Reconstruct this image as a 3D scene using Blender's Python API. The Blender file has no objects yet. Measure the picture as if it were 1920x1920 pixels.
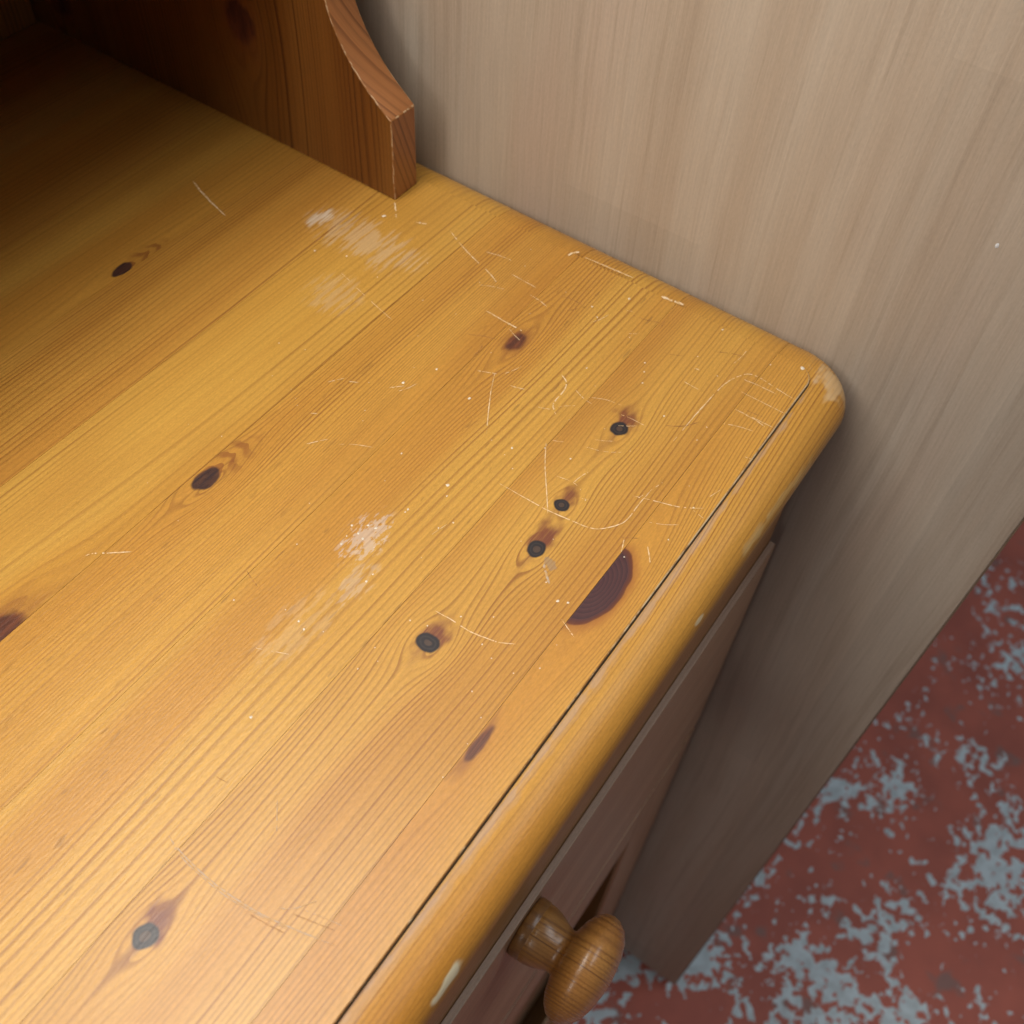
import bpy, bmesh, math, random
from mathutils import Vector, Matrix

random.seed(7)
S = 0.30            # one working unit in metres
H = 3.04 * S        # height of the dresser top above the floor
scene = bpy.context.scene
C = scene.collection

# ---------------------------------------------------------------- camera
R = ((0.573575, -0.817798, 0.047097), (-0.64279, -0.484979, -0.592972), (0.507773, 0.30984, -0.803845))
cam = bpy.data.cameras.new('camera')
cam.sensor_width = 36.0
cam.lens = 36.0 * 1959.83 / 1920.0
cam.clip_start, cam.clip_end = 0.01, 50
cam.dof.use_dof = True
cam.dof.focus_distance = 0.370
cam.dof.aperture_fstop = 14.5
cam_o = bpy.data.objects.new('camera', cam)
right, up, back = Vector(R[0]), -Vector(R[1]), -Vector(R[2])
M = Matrix((right, up, back)).transposed().to_4x4()
M.translation = Vector((0, 0, S + H))
cam_o.matrix_world = M
C.objects.link(cam_o)
scene.camera = cam_o

# ---------------------------------------------------------------- light
w = bpy.data.worlds.new('World')
scene.world = w
w.use_nodes = True
w.node_tree.nodes['Background'].inputs['Color'].default_value = (0.78, 0.89, 1.0, 1)
w.node_tree.nodes['Background'].inputs['Strength'].default_value = 0.115

def area(name, loc, target, size, size_y, watts, col):
    l = bpy.data.lights.new(name, 'AREA')
    l.shape = 'RECTANGLE'; l.size = size; l.size_y = size_y
    l.energy = watts; l.color = col
    o = bpy.data.objects.new(name, l)
    o.location = loc
    o.rotation_euler = (Vector(target) - Vector(loc)).to_track_quat('-Z', 'Y').to_euler()
    C.objects.link(o)
    return o

TGT = Vector((1.05 * S, 0.6 * S, H))
KEY = Vector((0.866, 0.069, -0.494))
area('window_light', TGT - KEY * 2.2, TGT, 0.42, 0.42, 4.8, (1.0, 0.96, 0.90))
area('added_low_light', (-0.10, 0.28, H + 0.50), (-0.07, 0.26, H), 0.42, 0.50, 3.7, (1.0, 0.95, 0.87))  # added low light for falloff across the top, no real fitting
area('added_floor_fill', (0.75, -1.0, 2.5), (0.5, -0.2, 0.3), 1.2, 0.4, 8.0, (0.86, 0.94, 1.0))  # added cool fill to brighten the floor and drawer fronts
area('ceiling_tube', (0.09, 0.36, H + 1.24), (0.06, 0.20, H), 0.6, 0.12, 6.5, (1.0, 0.95, 0.86))

scene.view_settings.view_transform = 'Standard'
scene.view_settings.look = 'None'
scene.view_settings.exposure = 0.0
scene.view_settings.gamma = 1.0
scene.view_settings.use_curve_mapping = False

scene.cycles.max_bounces = 4
scene.cycles.diffuse_bounces = 2
scene.cycles.glossy_bounces = 2

scene.cycles.use_adaptive_sampling = True
scene.cycles.adaptive_threshold = 0.025

# ---------------------------------------------------------------- node helpers
class NT:
    def __init__(s, name):
        s.mat = bpy.data.materials.new(name)
        s.mat.use_nodes = True
        s.t = s.mat.node_tree
        s.n = s.t.nodes
        s.bsdf = s.n['Principled BSDF']
    def put(s, sock, v):
        if isinstance(v, (int, float)):
            sock.default_value = v
        elif isinstance(v, tuple):
            sock.default_value = v if len(v) == len(sock.default_value) else tuple(v) + (1.0,)
        else:
            s.t.links.new(v.s if isinstance(v, X) else v, sock)
    def m(s, op, a, b=None, c=None, clamp=False):
        n = s.n.new('ShaderNodeMath'); n.operation = op; n.use_clamp = clamp
        for i, v in enumerate((a, b, c)):
            if v is not None: s.put(n.inputs[i], v)
        return X(s, n.outputs[0])
    def comb(s, a, b, c=0.0):
        n = s.n.new('ShaderNodeCombineXYZ')
        for i, v in enumerate((a, b, c)): s.put(n.inputs[i], v)
        return X(s, n.outputs[0])
    def sep(s, v):
        n = s.n.new('ShaderNodeSeparateXYZ'); s.put(n.inputs[0], v)
        return [X(s, o) for o in n.outputs]
    def noise(s, a, b, c=0.0, detail=2.0, rough=0.5, dist=0.0):
        n = s.n.new('ShaderNodeTexNoise'); n.inputs['Scale'].default_value = 1.0
        n.inputs['Detail'].default_value = detail; n.inputs['Roughness'].default_value = rough
        n.inputs['Distortion'].default_value = dist
        s.put(n.inputs['Vector'], s.comb(a, b, c))
        return X(s, n.outputs[0])
    def white(s, a):
        n = s.n.new('ShaderNodeTexWhiteNoise'); n.noise_dimensions = '1D'
        s.put(n.inputs['W'], a); return X(s, n.outputs['Value'])
    def ss(s, lo, hi, v):           # smoothstep
        n = s.n.new('ShaderNodeMapRange'); n.interpolation_type = 'SMOOTHSTEP'
        s.put(n.inputs['Value'], v); s.put(n.inputs['From Min'], lo); s.put(n.inputs['From Max'], hi)
        return X(s, n.outputs[0])
    def mix(s, f, a, b):
        n = s.n.new('ShaderNodeMix'); n.data_type = 'RGBA'; n.clamp_factor = True
        s.put(n.inputs[0], f); s.put(n.inputs[6], a); s.put(n.inputs[7], b)
        return X(s, n.outputs[2])
    def mul(s, col, f):             # colour times scalar
        n = s.n.new('ShaderNodeVectorMath'); n.operation = 'SCALE'
        s.put(n.inputs[0], col); s.put(n.inputs['Scale'], f)
        return X(s, n.outputs[0])
    def uv(s):
        n = s.n.new('ShaderNodeUVMap'); return s.sep(n.outputs[0])[:2]
    def obj(s):
        n = s.n.new('ShaderNodeTexCoord'); return s.sep(n.outputs['Object'])
    def bump(s, h, strength, dist):
        n = s.n.new('ShaderNodeBump'); n.inputs['Strength'].default_value = strength
        n.inputs['Distance'].default_value = dist; s.put(n.inputs['Height'], h)
        s.t.links.new(n.outputs[0], s.bsdf.inputs['Normal'])

class X:
    def __init__(s, t, sock): s.t = t; s.s = sock
    def __add__(s, o): return s.t.m('ADD', s, o)
    __radd__ = __add__
    def __sub__(s, o): return s.t.m('SUBTRACT', s, o)
    def __rsub__(s, o): return s.t.m('SUBTRACT', o, s)
    def __mul__(s, o): return s.t.m('MULTIPLY', s, o)
    __rmul__ = __mul__
    def __truediv__(s, o): return s.t.m('DIVIDE', s, o)
    def __rtruediv__(s, o): return s.t.m('DIVIDE', o, s)

def pine(name, seed, freq=115.0, light=(.58, .315, .085), mid=(.50, .235, .055), dark=(.235, .085, .016),
         contrast=.75, knots=(), stains=(), wear_sheen=(), warp=.006, rough=.40, fleck=.0, ringvar=.042, coat=.30, offset=0.0):
    """varnished pine: growth rings running along u, knots that push the rings aside, fibre, worn patches and painted sheen"""
    N = NT(name)
    if stains is not None and seed < 20:          # plank top: yellowed varnish
        light, mid = [(c[0] * .90, c[1] * .925, c[2] * .80) for c in (light, mid)]
    u, v = N.uv()
    if offset: v = v + offset
    w1 = (N.noise(u * .9, v * 2.2, seed, 1) - .5) * (warp * 2)
    w2 = (N.noise(u * 4.0, v * 14.0, seed + 3.3, 1) - .5) * .0050
    vv = v + w1 + w2
    nz = N.noise(u * 55.0, v * 75.0, seed + 5.0, 1) - .5
    nz2 = N.noise(u * 18.0, v * 60.0, seed + 6.0, 2) - .5
    kd = []
    for k in knots:
        cx, cy, rx, ry, kind = k[:5]
        du, dv = u - cx, v - cy
        d2 = (du * (ry / rx / 2.0)) * (du * (ry / rx / 2.0)) + dv * dv
        str_ = {'big': 1.15, 'half': 1.35}.get(kind, 1.7)
        R2 = (str_ * ry) ** 2
        vv = vv - dv * (R2 / (d2 + R2 * .45))
        q = N.m('SQRT', (du / rx) * (du / rx) + (dv / ry) * (dv / ry))
        kd.append((du, dv, q, rx, ry, kind))
    rr = vv * freq + (N.noise(vv * 9.0, seed * 1.7, u * .35, 1) - .5) * (freq * ringvar * 2) + seed * 3.1
    fr = N.m('FRACT', rr); rid = N.m('FLOOR', rr)
    late = N.ss(.42, .84, fr) * (1.0 - N.ss(.90, 1.0, fr))
    rnd = N.white(rid * 1.37 + seed)
    fib = N.noise(u * 7.0, v * 330.0, seed + 1.0, 2, .6)
    fine = N.noise(u * 210.0, v * 520.0, seed + 2.0, 2, .7)
    tone = N.noise(u * .8, vv * 11.0, seed + 4.0, 1)
    blotch = N.noise(u * 3.5, v * 9.0, seed + 8.0, 1)
    col = N.mix(N.ss(.32, .68, tone), light, mid)
    col = N.mix(N.ss(.45, .80, blotch) * .35, col, (mid[0] * .86, mid[1] * .80, mid[2] * .75))
    fade = N.ss(.34, .62, N.noise(u * 1.1, v * 8.0, seed + 40.0, 1)) * .55 + .50
    lines = late * (rnd * 1.0 + .22) * (fib * 1.1 + .48) * fade * contrast
    col = N.mix(lines, col, dark)
    col = N.mul(col, (fib - .5) * .34 + (fine - .5) * .46 + 1.0)
    if fleck:
        fl = N.ss(.70, .76, N.noise(u * 26.0, v * 150.0, seed + 12.0, 1)) * fleck
        col = N.mix(fl, col, (.10, .04, .015))
    for du, dv, q, rx, ry, kind in kd:
        ang = N.noise(du * (14.0 / rx * .05), dv * (60.0 / ry * .05), seed + 20.0, 3)
        qn = q + nz * .55
        if kind == 'half' or kind == 'big':
            ringsn = N.m('FRACT', q * 8.0 + nz * .6)
            kc = N.mix(ringsn * .8, *((( .075, .024, .026), (.026, .010, .016)) if kind == 'half' else ((.15, .045, .016), (.07, .020, .008))))
            kc = N.mix(N.ss(.86, 1.0, q + nz * .1), kc, (.12, .030, .012))
            hq = q + nz2 * .25
            col = N.mix((1.0 - N.ss(1.0, 1.34, hq)) * .7, col, (.28, .090, .018))
            col = N.mix(1.0 - N.ss(.99, 1.05, q + nz * .10), col, kc)
        elif kind == 'flame':
            hx = du - rx * 1.6
            hq = N.m('SQRT', (hx / (rx * 3.0)) * (hx / (rx * 3.0)) + (dv / (ry * 1.7)) * (dv / (ry * 1.7))) + nz2 * 1.0
            st = N.ss(.40, .70, N.m('FRACT', q * .95 + nz2 * 1.6))
            col = N.mix((1.0 - N.ss(.35, 1.0, hq)) * (st * .55 + .12), col, (.20, .055, .016))
            kc = N.mix(N.ss(.3, .8, ang), (.030, .016, .018), (.10, .042, .022))
            col = N.mix(1.0 - N.ss(.80, 1.05, qn), col, kc)
        elif kind == 'soft':
            hq = N.m('SQRT', (du / (rx * 2.2)) * (du / (rx * 2.2)) + (dv / (ry * 1.8)) * (dv / (ry * 1.8))) + nz2 * .9
            col = N.mix((1.0 - N.ss(.3, 1.0, hq)) * .62, col, (.20, .060, .018))
            col = N.mix((1.0 - N.ss(.65, 1.1, qn)) * .92, col, N.mix(N.ss(.4, .7, ang), (.065, .017, .013), (.16, .045, .020)))
        else:                                   # 'pin': small dark ringed knot with reddish rays
            hx = du - rx * 1.3
            hq = N.m('SQRT', (hx / (rx * 2.9)) * (hx / (rx * 2.9)) + (dv / (ry * 1.9)) * (dv / (ry * 1.9))) + nz2 * 1.2 + nz * 1.0
            col = N.mix((1.0 - N.ss(.20, 1.0, hq)) * (fib * 1.3 + .25), col, (.17, .046, .020))
            tail = N.m('SQRT', (du / (rx * 5.5)) * (du / (rx * 5.5)) + (dv / (ry * .75)) * (dv / (ry * .75))) + nz2 * 1.2
            col = N.mix((1.0 - N.ss(.2, 1.0, tail)) * (fib * .7), col, (.15, .048, .028))
            qp = q + nz * .42 + nz2 * .25
            rim = (1.0 - N.ss(.0, .14, N.m('ABSOLUTE', qp - .66))) * .28
            kc = N.mix(N.ss(.30, .46, qp), (.062, .036, .027), (.012, .010, .014))
            kc = N.mix(rim, kc, (.070, .050, .045))
            col = N.mix(1.0 - N.ss(.90, 1.16, qp), col, kc)
    rsig = rough + (blotch - .5) * .10 + lines * .05
    for (cx, cy, rx, ry, su, sv, amt, sc) in stains:
        q = N.m('SQRT', ((u - cx) / rx) * ((u - cx) / rx) + ((v - cy) / ry) * ((v - cy) / ry))
        n_ = N.noise(u * su, v * sv, cx * 9, 2, .65) + nz * .18
        msk = N.ss(.47, .575, n_ + .17 - q * .27) * (1.0 - N.ss(.75, 1.15, q + (n_ - .5) * .6)) * amt
        col = N.mix(msk * (1.0 - lines * .5), col, sc)
        rsig = rsig + msk * .2
    for (cx, cy, rx, ry, amt, sc) in wear_sheen:
        q = N.m('SQRT', ((u - cx) / rx) * ((u - cx) / rx) + ((v - cy) / ry) * ((v - cy) / ry))
        msk = (1.0 - N.ss(.55, 1.05, q + nz * 1.3 + nz2 * 1.0)) * amt * (fib * .7 + .55)
        col = N.mix(msk, col, sc)
        rsig = rsig + msk * .3
    N.put(N.bsdf.inputs['Base Color'], col)
    N.put(N.bsdf.inputs['Roughness'], rsig)
    N.bsdf.inputs['Specular IOR Level'].default_value = .36
    N.bsdf.inputs['Coat Weight'].default_value = coat
    N.bsdf.inputs['Coat Roughness'].default_value = .36
    N.bump(N.noise(u * 95.0, v * 420.0, seed + 31.0, 1), .26, .0004)
    return N.mat

def plain(name, col, rough=.5, var=.15, sc=40.0):
    N = NT(name)
    u, v = N.uv()
    n = N.noise(u * sc, v * sc, 1.0, 3)
    N.put(N.bsdf.inputs['Base Color'], N.mul(N.comb(*col), (n - .5) * (2 * var) + 1.0))
    N.bsdf.inputs['Roughness'].default_value = rough
    return N.mat

def scratch_mat(name, col, col2):
    N = NT(name)
    u, v = N.uv()
    n = N.noise(u * 160.0, v * 160.0, 4.0, 1)
    N.put(N.bsdf.inputs['Base Color'], N.mix(N.ss(.35, .60, n), col2, col))
    N.bsdf.inputs['Roughness'].default_value = .65
    return N.mat

def maple_mat():
    N = NT('maple_laminate')
    u, v = N.uv()                                # u up the panel, v across it
    wv = v + (N.noise(u * .5, v * 1.6, 2.0, 2) - .5) * .10
    n1 = N.noise(u * .55, wv * 13.0, 1.0, 3, .6)
    n2 = N.noise(u * 1.3, wv * 60.0, 3.0, 3, .6)
    n3 = N.noise(u * 9.0, wv * 330.0, 5.0, 2, .6)
    n4 = N.noise(u * 150.0, v * 330.0, 6.0, 1)
    pk = N.noise(u * 1.1, v * 5.0, 7.0, 2)
    col = N.mix(N.ss(.35, .65, n1), (.50, .42, .335), (.455, .365, .28))
    col = N.mix(N.ss(.50, .74, pk) * .5, col, (.475, .355, .28))
    col = N.mix(N.ss(.50, .66, n2) * .42, col, (.36, .28, .21))
    col = N.mul(col, (n3 - .5) * .34 + (n4 - .5) * .16 + 1.0)
    # printed staves: pale and dark blocks that change along the board
    st = N.m('FLOOR', (v + .26) * 4.4)
    blk = N.white(st * 3.7 + N.m('FLOOR', u * .62 + N.white(st) * 5.0) * 11.3)
    col = N.mul(col, (blk - .5) * .17 + 1.0)
    N.put(N.bsdf.inputs['Base Color'], col)
    N.bsdf.inputs['Roughness'].default_value = .46
    N.bsdf.inputs['Specular IOR Level'].default_value = .4
    pores = N.noise(u * 170.0, v * 300.0, 9.0, 2)
    N.bump(pores, .16, .0005)
    return N.mat

def floor_mat():
    N = NT('worn_red_floor_paint')
    x, y, z = N.obj()
    big = N.noise(x * 4.3 + 1.7, y * 4.3 + 4.1, 0.0, 2, .6)
    midn = N.noise(x * 17.0, y * 17.0, 2.0, 2, .5)
    sm = N.noise(x * 86.0, y * 86.0, 3.0, 3, .55)
    dots = N.noise(x * 88.0, y * 88.0, 8.0, 1)
    chip = N.ss(.535, .575, sm + (big - .5) * .70 + (midn - .5) * .80 - .035)
    chip = N.m('MAXIMUM', chip, N.ss(.70, .73, dots + (midn - .5) * .25))
    dirt = N.noise(x * 14.0, y * 14.0, 11.0, 3)
    red = N.mix(N.ss(.3, .7, dirt), (.62, .165, .112), (.48, .130, .092))
    red = N.mix(N.ss(.60, .72, N.noise(x * 26.0, y * 26.0, 15.0, 2)) * .65, red, (.25, .20, .185))
    pale = N.mix(N.ss(.35, .7, N.noise(x * 70.0, y * 70.0, 21.0, 2)), (.74, .84, .89), (.58, .65, .68))
    N.put(N.bsdf.inputs['Base Color'], N.mix(chip, red, pale))
    N.bsdf.inputs['Roughness'].default_value = .6
    N.bump(dirt - chip * .5, .3, .001)
    return N.mat

# ---------------------------------------------------------------- mesh helpers
def W(x, y, z): return (x * S, y * S, z * S + H)

def link(name, me, mats, parent=None):
    o = bpy.data.objects.new(name, me)
    for m in (mats if isinstance(mats, (list, tuple)) else [mats]): me.materials.append(m)
    C.objects.link(o)
    if parent is not None:
        o.parent = parent
        p, off = parent, Vector((0, 0, 0))
        while p is not None:
            off += p.location; p = p.parent
        o.location = -off
    return o

def empty(name, loc, parent=None):
    o = bpy.data.objects.new(name, None)
    o.empty_display_size = .05
    C.objects.link(o)
    if parent is not None:
        o.parent = parent
        o.location = Vector(loc) - parent.location
    else:
        o.location = loc
    return o

def finish(bm, name, mats, parent=None):
    me = bpy.data.meshes.new(name)
    bmesh.ops.recalc_face_normals(bm, faces=bm.faces)
    bm.to_mesh(me); bm.free()
    return link(name, me, mats, parent)

def box(name, x0, x1, y0, y1, z0, z1, mats, parent=None, bevel=.0025, grain='x', off=0.0, segs=2):
    bm = bmesh.new()
    vs = [bm.verts.new(W(x, y, z)) for z in (z0, z1) for y in (y0, y1) for x in (x0, x1)]
    for f in ((0, 1, 3, 2), (4, 6, 7, 5), (0, 4, 5, 1), (2, 3, 7, 6), (0, 2, 6, 4), (1, 5, 7, 3)):
        bm.faces.new([vs[i] for i in f])
    bmesh.ops.recalc_face_normals(bm, faces=bm.faces)
    if bevel:
        bmesh.ops.bevel(bm, geom=bm.edges[:], offset=bevel * S, segments=segs, affect='EDGES', profile=.5)
    uvl = bm.loops.layers.uv.new('UVMap')
    for f in bm.faces:
        f.smooth = False
        n = f.normal
        for l in f.loops:
            x, y, z = l.vert.co.x / S, l.vert.co.y / S, (l.vert.co.z - H) / S
            if grain == 'x': l[uvl].uv = (x, (z if abs(n.y) > .7 else y + z) + off)
            else: l[uvl].uv = (z, (y if abs(n.x) > .7 else x + y) + off)
    return finish(bm, name, mats, parent)

# ---------------------------------------------------------------- materials
LT, MD, DK = (.58, .315, .085), (.50, .235, .055), (.235, .085, .016)
stain1 = (.905, .835, .056, .125, 15.0, 170.0, .33, (.60, .48, .34))
stain1b = (.900, .925, .034, .022, 9.0, 120.0, .62, (.66, .58, .47))
stain1c = (.79, .80, .05, .05, 16.0, 190.0, .22, (.60, .48, .33))
stain2 = (.500, .500, .052, .030, 75.0, 170.0, .38, (.60, .56, .55))
stain2b = (.445, .468, .040, .020, 30.0, 120.0, .30, (.55, .47, .40))
stain3 = (.36, .48, .07, .04, 30.0, 120.0, .15, (.60, .46, .32))
M_BOARDS = [
    pine('pine_front', 1.3, 238, (.58, .285, .055), (.50, .21, .034), DK, .70,
         knots=[(.606, .2515, .061, .033, 'half'), (.372, .2435, .026, .0065, 'soft')], warp=.005,
         wear_sheen=[(1.092, .160, .044, .040, .70, (.62, .45, .26)), (.80, .128, .05, .007, .32, (.60, .42, .20)), (.93, .118, .03, .006, .3, (.60, .42, .2)), (.178, .124, .021, .0085, 1.0, (.64, .55, .37)), (.655, .123, .010, .0035, .9, (.60, .48, .30)),
               (.86, .125, .11, .006, .40, (.58, .40, .17)), (1.10, .145, .02, .02, .4, (.58, .40, .2)),
               (.15, .180, .75, .006, .22, (.36, .25, .19)), (.60, .183, .55, .004, .35, (.38, .29, .25))]),  # grey bands: sheen along the groove, painted into the colour
    pine('pine_knotty', 2.9, 192, (.60, .315, .066), (.51, .235, .044), DK, .66,
         knots=[(.822, .352, .0120, .0110, 'pin'), (.676, .344, .0092, .0098, 'pin'), (.605, .332, .0120, .0102, 'pin'),
                (.432, .357, .0108, .0132, 'pin'), (.043, .377, .0120, .0108, 'pin')], warp=.008,
         stains=[(.598, .308, .011, .014, 60.0, 90.0, .6, (.26, .19, .13))]),
    pine('pine_yellow', 4.2, 165, (.60, .315, .064), (.53, .245, .044), DK, .62,
         knots=[(.869, .545, .022, .0125, 'soft')], stains=[stain2, stain2b, stain3], warp=.005, fleck=.35),
    pine('pine_brown', 5.6, 205, (.59, .295, .058), (.50, .22, .038), DK, .64,
         knots=[(.452, .706, .021, .0145, 'flame')], stains=[stain1], warp=.011, fleck=.2),
    pine('pine_striped', 7.1, 122, (.60, .318, .066), (.53, .25, .044), DK, .66,
         knots=[(.165, .730, .040, .026, 'soft')], stains=[stain1, stain1c], warp=.004),
    pine('pine_tawny', 8.4, 140, (.58, .29, .060), (.49, .215, .040), DK, .62, stains=[stain1, stain1b], warp=.006),
    pine('pine_knot_back', 9.7, 120, (.59, .30, .062), (.51, .23, .042), DK, .5,
         knots=[(.649, 1.064, .020, .010, 'flame')], warp=.008),
    pine('pine_deep', 11.2, 110, (.52, .235, .048), (.44, .175, .030), DK, .5, warp=.007),
    pine('pine_back', 12.8, 110, (.50, .24, .060), (.42, .18, .04), DK, .5, warp=.007),
    pine('pine_rear', 14.1, 110, (.50, .24, .060), (.42, .18, .04), DK, .5, warp=.007),
]
M_GROOVE = None
def groove_mat():
    N = NT('groove_dirt')
    u, v = N.uv()
    n = N.noise(u * 60.0, v * 200.0, 2.0, 3)
    f = N.ss(.55, .95, u + (n - .5) * .5)
    c = N.mix(f, (.050, .030, .018), (.15, .095, .055))
    c = N.mix(N.ss(.55, .7, n) * .5, c, (.10, .07, .05))
    N.put(N.bsdf.inputs['Base Color'], c)
    N.bsdf.inputs['Roughness'].default_value = .7
    return N.mat
M_GROOVE = groove_mat()
def arris_mat():
    N = NT('worn_groove_arris')
    u, v = N.uv()
    n = N.noise(u * 40.0, v * 40.0, 6.0, 3, .65)
    f = N.ss(.40, .62, n + (u - .62) * .35)
    N.put(N.bsdf.inputs['Base Color'], N.mix(f, (.30, .13, .035), (.68, .50, .29)))
    N.bsdf.inputs['Roughness'].default_value = .6
    return N.mat
M_ARRIS = arris_mat()
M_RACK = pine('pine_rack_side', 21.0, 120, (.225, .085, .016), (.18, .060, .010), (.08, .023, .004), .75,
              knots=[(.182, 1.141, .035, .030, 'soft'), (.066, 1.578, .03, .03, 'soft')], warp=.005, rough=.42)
M_RACK_EDGE = pine('pine_rack_edge', 23.0, 70, (.38, .165, .058), (.33, .13, .042), (.15, .05, .015), .8, warp=.01, rough=.38)
M_WORN = plain('worn_pine_edge', (.55, .33, .15), .6)
M_RACK_IN = pine('pine_rack_inside', 25.0, 100, (.36, .15, .035), (.29, .11, .022), (.14, .045, .01), .6, warp=.005)
M_FRONT = pine('pine_cabinet_front', 31.0, 100, (.46, .28, .16), (.39, .22, .12), (.21, .10, .05), .8, warp=.006, rough=.45)
M_BODY = pine('pine_cabinet_body', 33.0, 100, (.42, .20, .06), (.34, .14, .035), (.17, .06, .015), .6, warp=.006, rough=.5)
M_KNOB = pine('pine_knob', 41.0, 205, (.42, .195, .048), (.36, .150, .034), (.16, .055, .012), .75, warp=.005, rough=.26, coat=.6, ringvar=.05)

M_COLLAR_SHADE = pine('pine_knob_collar_shade', 43.0, 60, (.28, .12, .028), (.24, .095, .020), (.14, .05, .010), .6, rough=.3, coat=.5)  # darker pine: shadow of the top's edge painted onto the knob collar
M_RAW = pine('raw_drawer_edge', 45.0, 160, (.50, .36, .27), (.44, .30, .22), (.30, .18, .12), .6, rough=.6, coat=0.0)

# ---------------------------------------------------------------- setting: floor
def grid_floor():
    bm = bmesh.new()
    vs = [bm.verts.new((x, y, 0)) for x, y in ((-4, -4), (5, -4), (5, 4), (-4, 4))]
    bm.faces.new(vs)
    return finish(bm, 'floor', floor_mat())
fl = grid_floor(); fl['kind'] = 'structure'

# ---------------------------------------------------------------- laminate cupboard beside the dresser
PX = 1.142
ZF = -3.04 * 1.0
k = PX / 1.16
PY0 = -.141 * k
ward = empty('wardrobe', (1.9 * S, .7 * S, 0))
ward['label'] = 'tall maple effect laminate cupboard side close beside the pine dresser'
ward['category'] = 'cupboard'
M_MAPLE = maple_mat()
M_BAND = plain('panel_edge_band', (.20, .13, .085), .5)
ZB = 1 - (1 + 3.043) * k            # lower end of the panel
H2 = -3.04
box('side_panel', PX, PX + .06, PY0 + .003, 1.75, max(ZB, ZF + .012), 3.2, M_MAPLE, ward, .002, 'z')
box('edge_band', PX + .0015, PX + .0585, PY0, PY0 + .0028, max(ZB, ZF + .012) + .002, 3.198, M_BAND, ward, .0008, 'z')
box('side_panel', PX + 1.9, PX + 1.96, PY0, 1.75, ZF + .012, 3.2, M_MAPLE, ward, .002, 'z', 2.0)
box('back_panel', PX + .06, PX + 1.9, 1.72, 1.75, ZF + .2, 3.2, M_MAPLE, ward, .001, 'z', 3.0)
box('door', PX + .066, PX + 1.894, PY0 + .004, PY0 + .064, ZF + .25, 3.19, M_MAPLE, ward, .002, 'z', 4.0)
box('plinth', PX + .06, PX + 1.9, PY0 + .15, PY0 + .2, ZF + .012, ZF + .24, M_MAPLE, ward, .001, 'x', 4.0)

def panel_speck():
    bm = bmesh.new(); uvl = bm.loops.layers.uv.new('UVMap')
    n = 10; y0, z0, r = .0655, .232, .0034
    ring = [bm.verts.new(W(PX - .0002, y0 + r * .7 * random.uniform(.8, 1.2) * math.cos(6.2832 * j / n), z0 + r * random.uniform(.8, 1.3) * math.sin(6.2832 * j / n))) for j in range(n)]
    c = bm.verts.new(W(PX - .0012, y0, z0))
    for j in range(n): bm.faces.new((ring[j], ring[(j + 1) % n], c)).smooth = True
    for f in bm.faces:
        for l in f.loops: l[uvl].uv = (l.vert.co.y / S, l.vert.co.z / S)
    finish(bm, 'paint_speck', plain('white_paint_speck', (.72, .74, .76), .5), ward)
panel_speck()

# ---------------------------------------------------------------- the dresser
XL, XR = -1.84, 1.07            # groove lines, left and right
YG = .193
RC = .028
YB = 1.72
SEAMS = [.250, .410, .573, .722, .888, 1.055, 1.223, 1.390, 1.557, YB]
dresser = empty('pine_dresser', (-.385 * S, .93 * S, 0))
dresser['label'] = 'honey pine dresser base with scratched knotty plank top and rounded front edge'
dresser['category'] = 'dresser'
top = empty('tabletop', (-.385 * S, .93 * S, H), dresser)
top['label'] = 'scratched knotty honey pine top of glued planks'

def profile(a):
    """(outward, down, arc length) from the flat top over the moulded edge to the underside"""
    pts = [(0, 0), (.0026, -.0060)]
    x0, z0, b, b2 = .0026, -.0060, .042, .028
    aa = a - x0
    curve = []
    n = 12
    for i in range(n + 1):
        t = math.pi / 2 * i / n
        curve.append((x0 + aa * math.sin(t), z0 - b * (1 - math.cos(t))))
    for i in range(1, 8):
        t = math.pi / 2 * i / 7
        curve.append((x0 + aa * (1 - .42 * (1 - math.cos(t))), z0 - b - b2 * math.sin(t)))
    s, out = math.hypot(*pts[1]), []
    prev = curve[0]
    for c in curve:
        s += math.hypot(c[0] - prev[0], c[1] - prev[1]); prev = c
        out.append((c[0], c[1], s))
    return [(0, 0, 0), (.0012, -.0012, .0017), (.0026, -.006, math.hypot(.0026, .006))], out
A_F, A_R = .0605, .067
ZBOT = -.006 - .042 - .028

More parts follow.
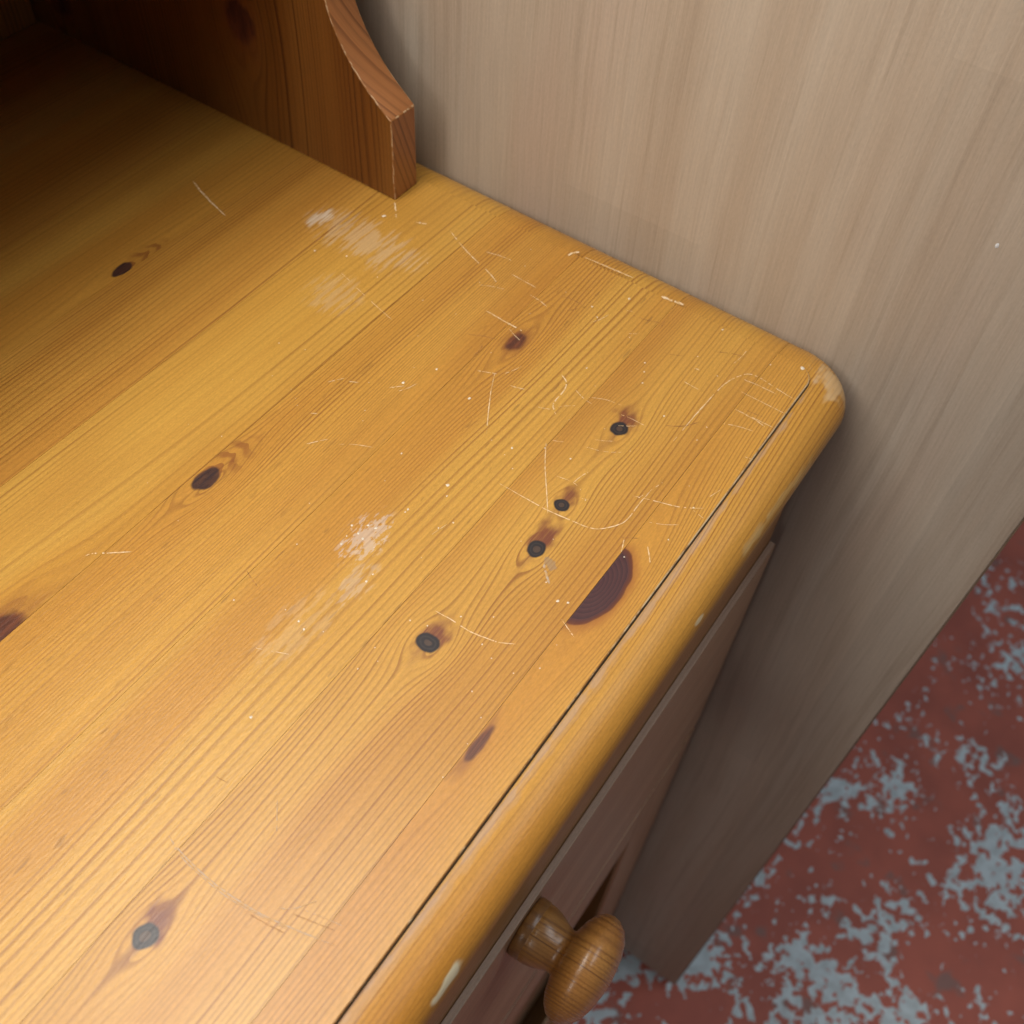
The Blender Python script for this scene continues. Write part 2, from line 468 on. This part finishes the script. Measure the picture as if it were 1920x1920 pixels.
def board(i):
    bm = bmesh.new()
    uvl = bm.loops.layers.uv.new('UVMap')
    def face(co, uv, mi=0, smooth=False, weld=None):
        vs = [bm.verts.new(W(*c)) for c in co]
        f = bm.faces.new(vs); f.material_index = mi; f.smooth = smooth
        for l, t in zip(f.loops, uv): l[uvl].uv = t
        return f
    g = .00022
    y1 = SEAMS[i] - g
    # path along the groove line: list of (x, y, nx, ny, a)
    path = []
    if i == 0:
        y0 = YG
        path.append((XL, y1, -1, 0, A_R)); path.append((XL, YG + RC, -1, 0, A_R))
        for j in range(1, 13):
            t = math.pi / 2 * j / 12
            path.append((XL + RC - RC * math.cos(t), YG + RC - RC * math.sin(t), -math.cos(t), -math.sin(t), A_R + (A_F - A_R) * j / 12))
        for j in range(1, 40):
            path.append((XL + RC + (XR - XL - 2 * RC) * j / 40, YG, 0, -1, A_F))
        for j in range(0, 13):
            t = math.pi / 2 * j / 12
            path.append((XR - RC + RC * math.sin(t), YG + RC - RC * math.cos(t), math.sin(t), -math.cos(t), A_F + (A_R - A_F) * j / 12))
        path.append((XR, y1, 1, 0, A_R))
        paths = [path]
        ring = [(p[0], p[1], 0) for p in path]
        face(ring, [(p[0], p[1]) for p in path])
    else:
        y0 = SEAMS[i - 1] + g
        paths = [[(XL, y1, -1, 0, A_R), (XL, y0, -1, 0, A_R)], [(XR, y0, 1, 0, A_R), (XR, y1, 1, 0, A_R)]]
        face([(XL, y0, 0), (XR, y0, 0), (XR, y1, 0), (XL, y1, 0)], [(XL, y0), (XR, y0), (XR, y1), (XL, y1)])
        # long hidden sides
    for pth in paths:
        for part in (0, 1):
            rows = []
            for (x, y, nx, ny, a) in pth:
                pr = profile(a)[part]
                rows.append(([bm.verts.new(W(x + nx * o, y + ny * o, z)) for o, z, s in pr], [(x + nx * s, y + ny * s) for o, z, s in pr]))
            for (va, ua), (vb, ub) in zip(rows, rows[1:]):
                for j in range(len(va) - 1):
                    f = bm.faces.new((va[j], vb[j], vb[j + 1], va[j + 1]))
                    f.material_index = (2 if j == 0 else 1) if part == 0 else 0
                    f.smooth = part == 1
                    for l, t in zip(f.loops, (ua[j], ub[j], ub[j + 1], ua[j + 1])): l[uvl].uv = t
    # underside and the two glued sides
    xa, xb = XL - A_R * .58, XR + A_R * .58
    yy0 = y0 if i else YG - A_F * .5
    face([(xa, yy0, ZBOT), (xa, y1, ZBOT), (xb, y1, ZBOT), (xb, yy0, ZBOT)], [(xa, yy0), (xa, y1), (xb, y1), (xb, yy0)])
    for yy in ((y1,) if i == 0 else (y0, y1)):
        face([(XL, yy, 0), (XR, yy, 0), (XR, yy, ZBOT), (XL, yy, ZBOT)], [(XL, yy), (XR, yy), (XR, yy + .07), (XL, yy + .07)])
    me = bpy.data.meshes.new('board')
    bmesh.ops.recalc_face_normals(bm, faces=[f for f in bm.faces])
    # open shells: make every visible face look outwards
    bm.normal_update()
    cen = Vector(W(-.385, (y0 + y1) / 2, ZBOT * .6))
    for f in bm.faces:
        c = f.calc_center_median()
        d = Vector((c.x - min(max(c.x, XL * S), XR * S), c.y - min(max(c.y, (YG if i == 0 else y0) * S), y1 * S), c.z - cen.z))
        if f.normal.dot(d) < 0: f.normal_flip()
    bm.to_mesh(me); bm.free()
    return link('board', me, [M_BOARDS[i], M_GROOVE, M_ARRIS], top)
for i in range(len(SEAMS)): board(i)

# carcass
YD, YR = .148, .1588
ZD1, ZD0 = -.353, -1.0
box('rail', -1.76, 1.057, YR, YR + .06, ZD1 - .02, ZBOT - .001, M_BODY, dresser, .002, 'x', .4)
box('side_panel', 1.0, 1.06, YR + .061, 1.62, -2.80, ZBOT - .001, M_BODY, dresser, .002, 'z', .0)
box('side_panel', -1.83, -1.77, YR + .061, 1.62, -2.80, ZBOT - .001, M_BODY, dresser, .002, 'z', .7)
box('stile', .93, 1.06, YR, YR + .060, -2.80, ZD1 - .021, M_BODY, dresser, .002, 'z', .2)
box('stile', -1.83, -1.70, YR, YR + .060, -2.80, ZBOT - .001, M_BODY, dresser, .002, 'z', .3)
box('stile', -.42, -.28, YR, YR + .060, -2.80, ZD1 - .021, M_BODY, dresser, .002, 'z', .4)
box('rail', -.279, .929, YR, YR + .060, ZD0 - .10, ZD0 + .03, M_BODY, dresser, .002, 'x', .9)
box('rail', -1.699, -.421, YR, YR + .060, ZD0 - .10, ZD0 + .03, M_BODY, dresser, .002, 'x', 1.9)
box('back_panel', -1.76, .99, 1.58, 1.61, -2.80, ZBOT - .002, M_BODY, dresser, .001, 'z', 1.5)
box('plinth', -1.85, 1.075, YR - .02, 1.63, -3.04, -2.801, M_BODY, dresser, .004, 'x', 2.5)

def lathe_knob(parent, x, z):
    prof = [(0, 0), (.0005, .0405), (.004, .0420), (.0165, .0420), (.0178, .0408), (.0195, .0412), (.026, .0410), (.036, .0390), (.046, .0355), (.055, .0320),
            (.062, .0305), (.065, .0320), (.0675, .0395), (.071, .0520), (.077, .0630), (.086, .0710), (.097, .0745), (.108, .0725),
            (.119, .0655), (.128, .0530), (.134, .0350), (.137, .0150), (.138, 0)]
    bm = bmesh.new(); uvl = bm.loops.layers.uv.new('UVMap')
    n = 40; rows = []
    for d, r in prof:
        if r == 0: rows.append([bm.verts.new(W(x, YD - d * .94, z))]); continue
        rows.append([bm.verts.new(W(x + r * math.cos(2 * math.pi * j / n), YD - d * .94, z + r * math.sin(2 * math.pi * j / n))) for j in range(n)])
    for a, b in zip(rows, rows[1:]):
        for j in range(n):
            j2 = (j + 1) % n
            if len(a) == 1: f = bm.faces.new((a[0], b[j], b[j2]))
            elif len(b) == 1: f = bm.faces.new((a[j], b[0], a[j2]))
            else: f = bm.faces.new((a[j], b[j], b[j2], a[j2]))
            f.smooth = True
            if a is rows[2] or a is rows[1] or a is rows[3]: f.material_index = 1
    for f in bm.faces:
        for l in f.loops:
            c = l.vert.co
            px, py, pz = c.x / S - x, c.y / S, (c.z - H) / S - z
            l[uvl].uv = (py * .9 + pz * .2, px * .97 + pz * .22 + py * .07)
    o = finish(bm, 'knob', [M_KNOB, M_COLLAR_SHADE], parent)
    return o
def drawer(x0, x1, off):
    d = box('drawer_front', x0, x1, YD, YR - .0004, ZD0, ZD1, [M_FRONT, M_RAW], dresser, .0012, 'x', off)
    for p in d.data.polygons:
        if p.normal.z > .5: p.material_index = 1
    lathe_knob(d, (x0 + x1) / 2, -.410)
drawer(-.347, 1.057, .13)
drawer(-1.765, -.353, 1.13)
def door(x0, x1, off, sag):
    d = empty('door', W(x0, YR, -1.03), dresser)
    z1, z0 = -1.035, -2.77
    sw = .215
    box('stile', x1 - sw, x1, YD, YR - .0004, z0, z1, M_FRONT, d, .0018, 'z', off + .1)
    box('stile', x0, x0 + sw, YD, YR - .0004, z0, z1, M_FRONT, d, .0018, 'z', off + .2)
    box('rail', x0 + sw + .0005, x1 - sw - .0005, YD + .0003, YR - .0004, z1 - .20, z1, M_FRONT, d, .0018, 'x', off + .3)
    box('rail', x0 + sw + .0005, x1 - sw - .0005, YD + .0003, YR - .0004, z0, z0 + .22, M_FRONT, d, .0018, 'x', off + .5)
    box('panel', x0 + sw - .02, x1 - sw + .02, YR + .0616, YR + .08, z0 + .1, z1 - .1, M_FRONT, d, 0, 'z', off + .7)
door(-.347, 1.057, .4, 0)
door(-1.765, -.353, 2.4, 0)

# ---------------------------------------------------------------- plate rack standing on the dresser
rack = empty('dresser_rack', (-.385 * S, 1.3 * S, H + .0003))
rack['label'] = 'dark pine dresser rack with curved bracket side standing on the plank top'
rack['category'] = 'rack'
def rack_side(x0, x1):
    bm = bmesh.new(); uvl = bm.loops.layers.uv.new('UVMap')
    pr = [(.863, .0012), (.863, .1335)]
    ctrl = [(.863, .1335), (.880, .1465), (.900, .1630), (.916, .1785), (.931, .1965), (.944, .2155), (.955, .2360), (.9635, .2570), (.970, .2790), (.9745, .306), (.9775, .342), (.979, .40), (.979, .50)]
    pr += ctrl[1:]
    pr += [(.979, 1.0), (1.69, 1.0), (1.69, .0012)]
    va = [bm.verts.new(W(x0, y, z)) for y, z in pr]
    vb = [bm.verts.new(W(x1, y, z)) for y, z in pr]
    fa = bm.faces.new(va); fb = bm.faces.new(list(reversed(vb)))
    edges = []
    for j in range(len(pr)):
        j2 = (j + 1) % len(pr)
        f = bm.faces.new((va[j], vb[j], vb[j2], va[j2]))
        f.material_index = 1
        f.smooth = 1 <= j <= len(ctrl) - 1
    bmesh.ops.recalc_face_normals(bm, faces=bm.faces)
    es = [e for e in bm.edges if (fa in e.link_faces or fb in e.link_faces)]
    es += [e for e in bm.edges if e.verts[0] in (va[1], vb[1]) and e.verts[1] in (va[1], vb[1])]
    res = bmesh.ops.bevel(bm, geom=es, offset=.0016 * S, segments=2, affect='EDGES', profile=.5)
    bf = set(res['faces'])
    for f in bm.faces:
        n = f.normal
        if f in bf: f.material_index = 2; f.smooth = False
        for l in f.loops:
            c = l.vert.co; x, y, z = c.x / S, c.y / S, (c.z - H) / S
            if abs(n.x) > .8: l[uvl].uv = (z, y)
            else: l[uvl].uv = (z * .55 + x * .8, x + (z + y * .6) * .35)
    return finish(bm, 'side_panel', [M_RACK, M_RACK_EDGE, M_RACK_WORN], rack)
def rack_worn():
    N = NT('rack_worn_arris')
    u, v = N.uv()
    n = N.noise(u * 70.0, v * 70.0, 2.0, 3, .7)
    N.put(N.bsdf.inputs['Base Color'], N.mix(N.ss(.46, .60, n), (.30, .12, .03), (.56, .38, .22)))
    N.bsdf.inputs['Roughness'].default_value = .5
    return N.mat
M_RACK_WORN = rack_worn()
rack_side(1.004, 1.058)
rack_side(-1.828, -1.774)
for z in (.46, .94):
    box('shelf', -1.7735, 1.0035, 1.0, 1.655, z, z + .055, M_RACK_IN, rack, .002, 'x', z)
nb = 10
for j in range(nb):
    x0 = -1.7735 + j * (2.777 / nb); x1 = x0 + 2.777 / nb - .003
    box('back_board', x0, x1, 1.657, 1.69, .0012, 1.0, M_RACK_IN, rack, .002, 'z', j * .37)

# ---------------------------------------------------------------- wear on the top: scratches and paint specks
SCR=[
('p',0.0014,[(0.6576,0.4218),(0.6583,0.3845),(0.6594,0.3527),(0.6639,0.3206),(0.6670,0.3022),(0.6731,0.2889),(0.6908,0.2745),(0.7065,0.2692),(0.7360,0.2698),(0.7633,0.2686)]),
('p',0.0013,[(0.7460,0.4133),(0.7145,0.3937),(0.6813,0.3690),(0.6554,0.3500)]),
('p',0.0011,[(0.8245,0.5441),(0.7720,0.5177),(0.7126,0.4816)]),
('p',0.0019,[(0.8555,0.4623),(0.8481,0.4498),(0.8332,0.4442),(0.8103,0.4432),(0.8014,0.4397),(0.7928,0.4299)]),
('p',0.0015,[(0.8451,0.2861),(0.8965,0.2854),(0.9386,0.2839),(0.9745,0.2809),(0.9999,0.2719),(1.0110,0.2623),(1.0132,0.2482),(1.0114,0.2346),(1.0084,0.2149),(1.0062,0.1943)]),
('p',0.0011,[(0.9425,0.2496),(0.9433,0.2243),(0.9446,0.1941)]),
('p',0.0010,[(0.9973,0.2641),(0.9996,0.2437),(1.0001,0.2179)]),
('p',0.0012,[(0.7399,0.2819),(0.7498,0.2554),(0.7585,0.2306),(0.7682,0.2138),(0.7760,0.2035)]),
('p',0.0008,[(0.7653,0.2123),(0.7619,0.1957)]),
('p',0.0013,[(0.4689,0.3746),(0.4704,0.3543),(0.4709,0.3277),(0.4760,0.3040),(0.4789,0.2946),(0.4876,0.2794)]),
('p',0.0018,[(0.9992,0.7551),(0.9777,0.7088),(0.9585,0.6528),(0.9494,0.6351)]),
('p',0.0010,[(0.9773,0.6288),(0.9749,0.5809)]),
('p',0.0023,[(0.8935,0.6125),(0.8918,0.5768),(0.8912,0.5488)]),
('g',0.0013,[(0.1199,0.4271),(0.1159,0.4082),(0.1130,0.3747),(0.1135,0.3432),(0.1172,0.3095),(0.1234,0.2806),(0.1361,0.2337)]),
('g',0.0009,[(0.1169,0.4198),(0.1122,0.3988),(0.1106,0.3689),(0.1109,0.3394),(0.1164,0.3048),(0.1226,0.2747)]),
('g',0.0011,[(0.1299,0.2983),(0.1375,0.2869),(0.1462,0.2797),(0.1564,0.2731)]),
('b',0.0006,[(0.1108,0.3200),(0.1137,0.2990),(0.1177,0.2774)]),
('b',0.0006,[(0.1348,0.2825),(0.1405,0.2617),(0.1459,0.2422)]),
('g',0.0006,[(0.1436,0.2761),(0.1490,0.2563),(0.1533,0.2383)]),
('p',0.0017,[(0.2910,0.7352),(0.2983,0.7304),(0.3094,0.7167),(0.3254,0.6979)]),
('p',0.0009,[(0.5634,0.6484),(0.5745,0.6409),(0.5851,0.6328)]),
('p',0.0008,[(0.5879,0.6162),(0.6000,0.5990),(0.6090,0.5801)]),
('p',0.0032,[(0.8510,1.1334),(0.8357,1.0904),(0.8209,1.0346)]),
('p',0.0022,[(1.0010,0.8612),(0.9871,0.8480),(0.9739,0.8364)]),
('p',0.0025,[(0.9824,0.8098),(0.9864,0.7989),(0.9903,0.7919)]),
('p',0.0036,[(1.0607,0.5865),(1.0715,0.5842),(1.0784,0.5775)]),
('p',0.0018,[(1.0733,0.5649),(1.0762,0.5272),(1.0791,0.4864)]),
('p',0.0047,[(1.0702,0.4341),(1.0719,0.4194),(1.0754,0.3988)]),
('p',0.0010,[(0.8435,0.3621),(0.8457,0.3473),(0.8460,0.3260)]),
('p',0.0014,[(0.6611,0.2504),(0.6779,0.2570)]),
('p',0.0014,[(0.6861,0.2297),(0.6774,0.2224),(0.6678,0.2153)]),
('g',0.0034,[(0.5927,0.3131),(0.5862,0.3072),(0.5741,0.2933)]),
('p',0.0008,[(0.7950,0.2065),(0.8139,0.2004)]),
('p',0.0009,[(0.8300,0.8199),(0.8123,0.7565),(0.7996,0.7037)]),
('p',0.0009,[(0.9447,0.3260),(0.9438,0.3036)]),
('p',0.0009,[(0.8783,0.2007),(0.8806,0.1906)]),
('p',0.0009,[(0.9752,0.2565),(0.9755,0.2173),(0.9757,0.1941)]),
('b',0.0006,[(0.1888,0.4329),(0.1906,0.4202)]),
('g',0.0007,[(0.2065,0.3680),(0.1827,0.3468)]),
('p',0.0007,[(0.7093,0.3728),(0.7132,0.3512),(0.7088,0.3367)]),
('p',0.0013,[(0.7132,0.3512),(0.7275,0.3487),(0.7383,0.3455)]),
]
SPK=[ (0.7171,0.6184,0.0019),(0.7635,0.5990,0.0016),(0.7476,0.5341,0.0019),(0.6174,0.4708,0.0021),(0.4534,0.4608,0.0013),(0.4648,0.4610,0.0010),(0.6041,0.4615,0.0011),(0.9655,0.8529,0.0027),(0.9859,0.8015,0.0018),(0.6231,0.5460,0.0011),(0.4754,0.5165,0.0014),(0.5661,0.2626,0.0013),(0.5610,0.2729,0.0017),(0.8866,0.4427,0.0012),(1.0381,0.4679,0.0017),(0.9915,0.5009,0.0013),(0.9779,0.4835,0.0012),(0.7128,0.4424,0.0015),(0.2554,0.4496,0.0016),(0.3695,0.4866,0.0013),(0.3654,0.4753,0.0013),(1.0660,0.2105,0.0029),(1.0036,0.1899,0.0016),(0.9630,0.1864,0.0020),(0.8907,0.1845,0.0019),(0.6344,0.1325,0.0017),(0.7095,0.2150,0.0010),(0.7689,0.2142,0.0011),(0.7379,0.4095,0.0011),(0.9814,0.2959,0.0008),(0.9091,0.3691,0.0012),(0.7429,0.3745,0.0011),(0.8625,0.8377,0.0013),(0.8431,0.8811,0.0013),(0.5606,0.4410,0.0010),(0.5772,0.4317,0.0010),(0.5555,0.4864,0.0010),(0.5030,0.5239,0.0014),(0.4987,0.5106,0.0014),(0.5142,0.5090,0.0014),(0.5168,0.4991,0.0017),(0.4959,0.5018,0.0014),(0.4877,0.5189,0.0010),(0.5605,0.4863,0.0014),(0.9430,0.3859,0.0012),(0.9280,0.3779,0.0012),(0.8757,0.3171,0.0012),(1.0647,0.3324,0.0013) ]

M_SP = scratch_mat('pale_scratch', (.76, .58, .37), (.62, .38, .15))
M_SG = scratch_mat('grey_scratch', (.45, .34, .25), (.52, .31, .13))
M_SB = scratch_mat('brown_scratch', (.24, .10, .03), (.40, .18, .05))
def cat(p0, p1, p2, p3, t):
    return tuple(.5 * (2 * b + (c - a) * t + (2 * a - 5 * b + 4 * c - d) * t * t + (3 * b - a - 3 * c + d) * t ** 3) for a, b, c, d in zip(p0, p1, p2, p3))
def scratch(kind, wd, pts):
    P = [pts[0]] + pts + [pts[-1]]
    line = []
    for a in range(1, len(P) - 2):
        for s in range(8): line.append(cat(P[a - 1], P[a], P[a + 1], P[a + 2], s / 8))
    line.append(pts[-1])
    bm = bmesh.new(); uvl = bm.loops.layers.uv.new('UVMap')
    rows = []
    n = len(line)
    for j, (x, y) in enumerate(line):
        xa, ya = line[max(0, j - 1)]; xb, yb = line[min(n - 1, j + 1)]
        dx, dy = xb - xa, yb - ya; L = math.hypot(dx, dy) or 1
        t = j / (n - 1)
        ww = wd * .5 * (min(1, t * 6 + .25) * min(1, (1 - t) * 6 + .25)) * random.uniform(.65, 1.2)
        o = random.uniform(-.12, .12) * wd
        nx, ny = -dy / L, dx / L
        rows.append([bm.verts.new(W(x + nx * (o + q * ww), y + ny * (o + q * ww), .00035 if q else .0006)) for q in (-1, 0, 1)])
    gap = 0
    for a, b in zip(rows, rows[1:]):
        if gap == 0 and random.random() < .09: gap = random.randint(1, 2)
        if gap: gap -= 1; continue
        for j in (0, 1): bm.faces.new((a[j], b[j], b[j + 1], a[j + 1]))
    if not bm.faces:
        for j in (0, 1): bm.faces.new((rows[0][j], rows[-1][j], rows[-1][j + 1], rows[0][j + 1]))
    bmesh.ops.delete(bm, geom=[v for v in bm.verts if not v.link_faces], context='VERTS')
    for f in bm.faces:
        f.smooth = True
        for l in f.loops: l[uvl].uv = (l.vert.co.x / S, l.vert.co.y / S)
    return finish(bm, 'scratch', {'p': M_SP, 'g': M_SG, 'b': M_SB}[kind], top)
for kind, wd, pts in SCR: scratch(kind, wd * .9, pts)
rs = random.Random(21)
for _ in range(46):                              # fine hairlines, densest towards the worn right-hand end
    x = 1.03 - abs(rs.gauss(0, .28)); y = rs.uniform(.215, .70)
    a = rs.gauss(-1.05, .5); L = rs.uniform(.008, .045)
    c = rs.uniform(-.25, .25) * L
    dx, dy = math.cos(a) * L, math.sin(a) * L
    if y + dy < .20 or x + dx > 1.06 or x < .25: continue
    scratch('p' if rs.random() < .8 else 'b', rs.uniform(.0005, .0011), [(x, y), (x + dx * .5 - dy * c * 8, y + dy * .5 + dx * c * 8), (x + dx, y + dy)])

def specks():
    bm = bmesh.new(); uvl = bm.loops.layers.uv.new('UVMap')
    items = [s for s in SPK if s[1] > .196]
    for _ in range(70):
        items.append((random.uniform(.3, 1.05), random.uniform(.22, .8), random.uniform(.0004, .0009)))
    for x, y, r in items:
        n = 9; a0 = random.random() * 6
        ring = []; mid = []
        for j in range(n):
            a = a0 + 2 * math.pi * j / n; rr = r * random.uniform(.7, 1.25)
            ring.append(bm.verts.new(W(x + rr * 1.15 * math.cos(a), y + rr * math.sin(a), .0001)))
            mid.append(bm.verts.new(W(x + rr * .6 * math.cos(a), y + rr * .55 * math.sin(a), r * .38)))
        c = bm.verts.new(W(x, y, r * .45))
        for j in range(n):
            j2 = (j + 1) % n
            for f in (bm.faces.new((ring[j], ring[j2], mid[j2], mid[j])), bm.faces.new((mid[j], mid[j2], c))): f.smooth = True
    for f in bm.faces:
        for l in f.loops: l[uvl].uv = (l.vert.co.x / S, l.vert.co.y / S)
    o = finish(bm, 'paint_specks', plain('speck_paint', (.70, .62, .50), .35), top)
    o['kind'] = 'stuff'
specks()
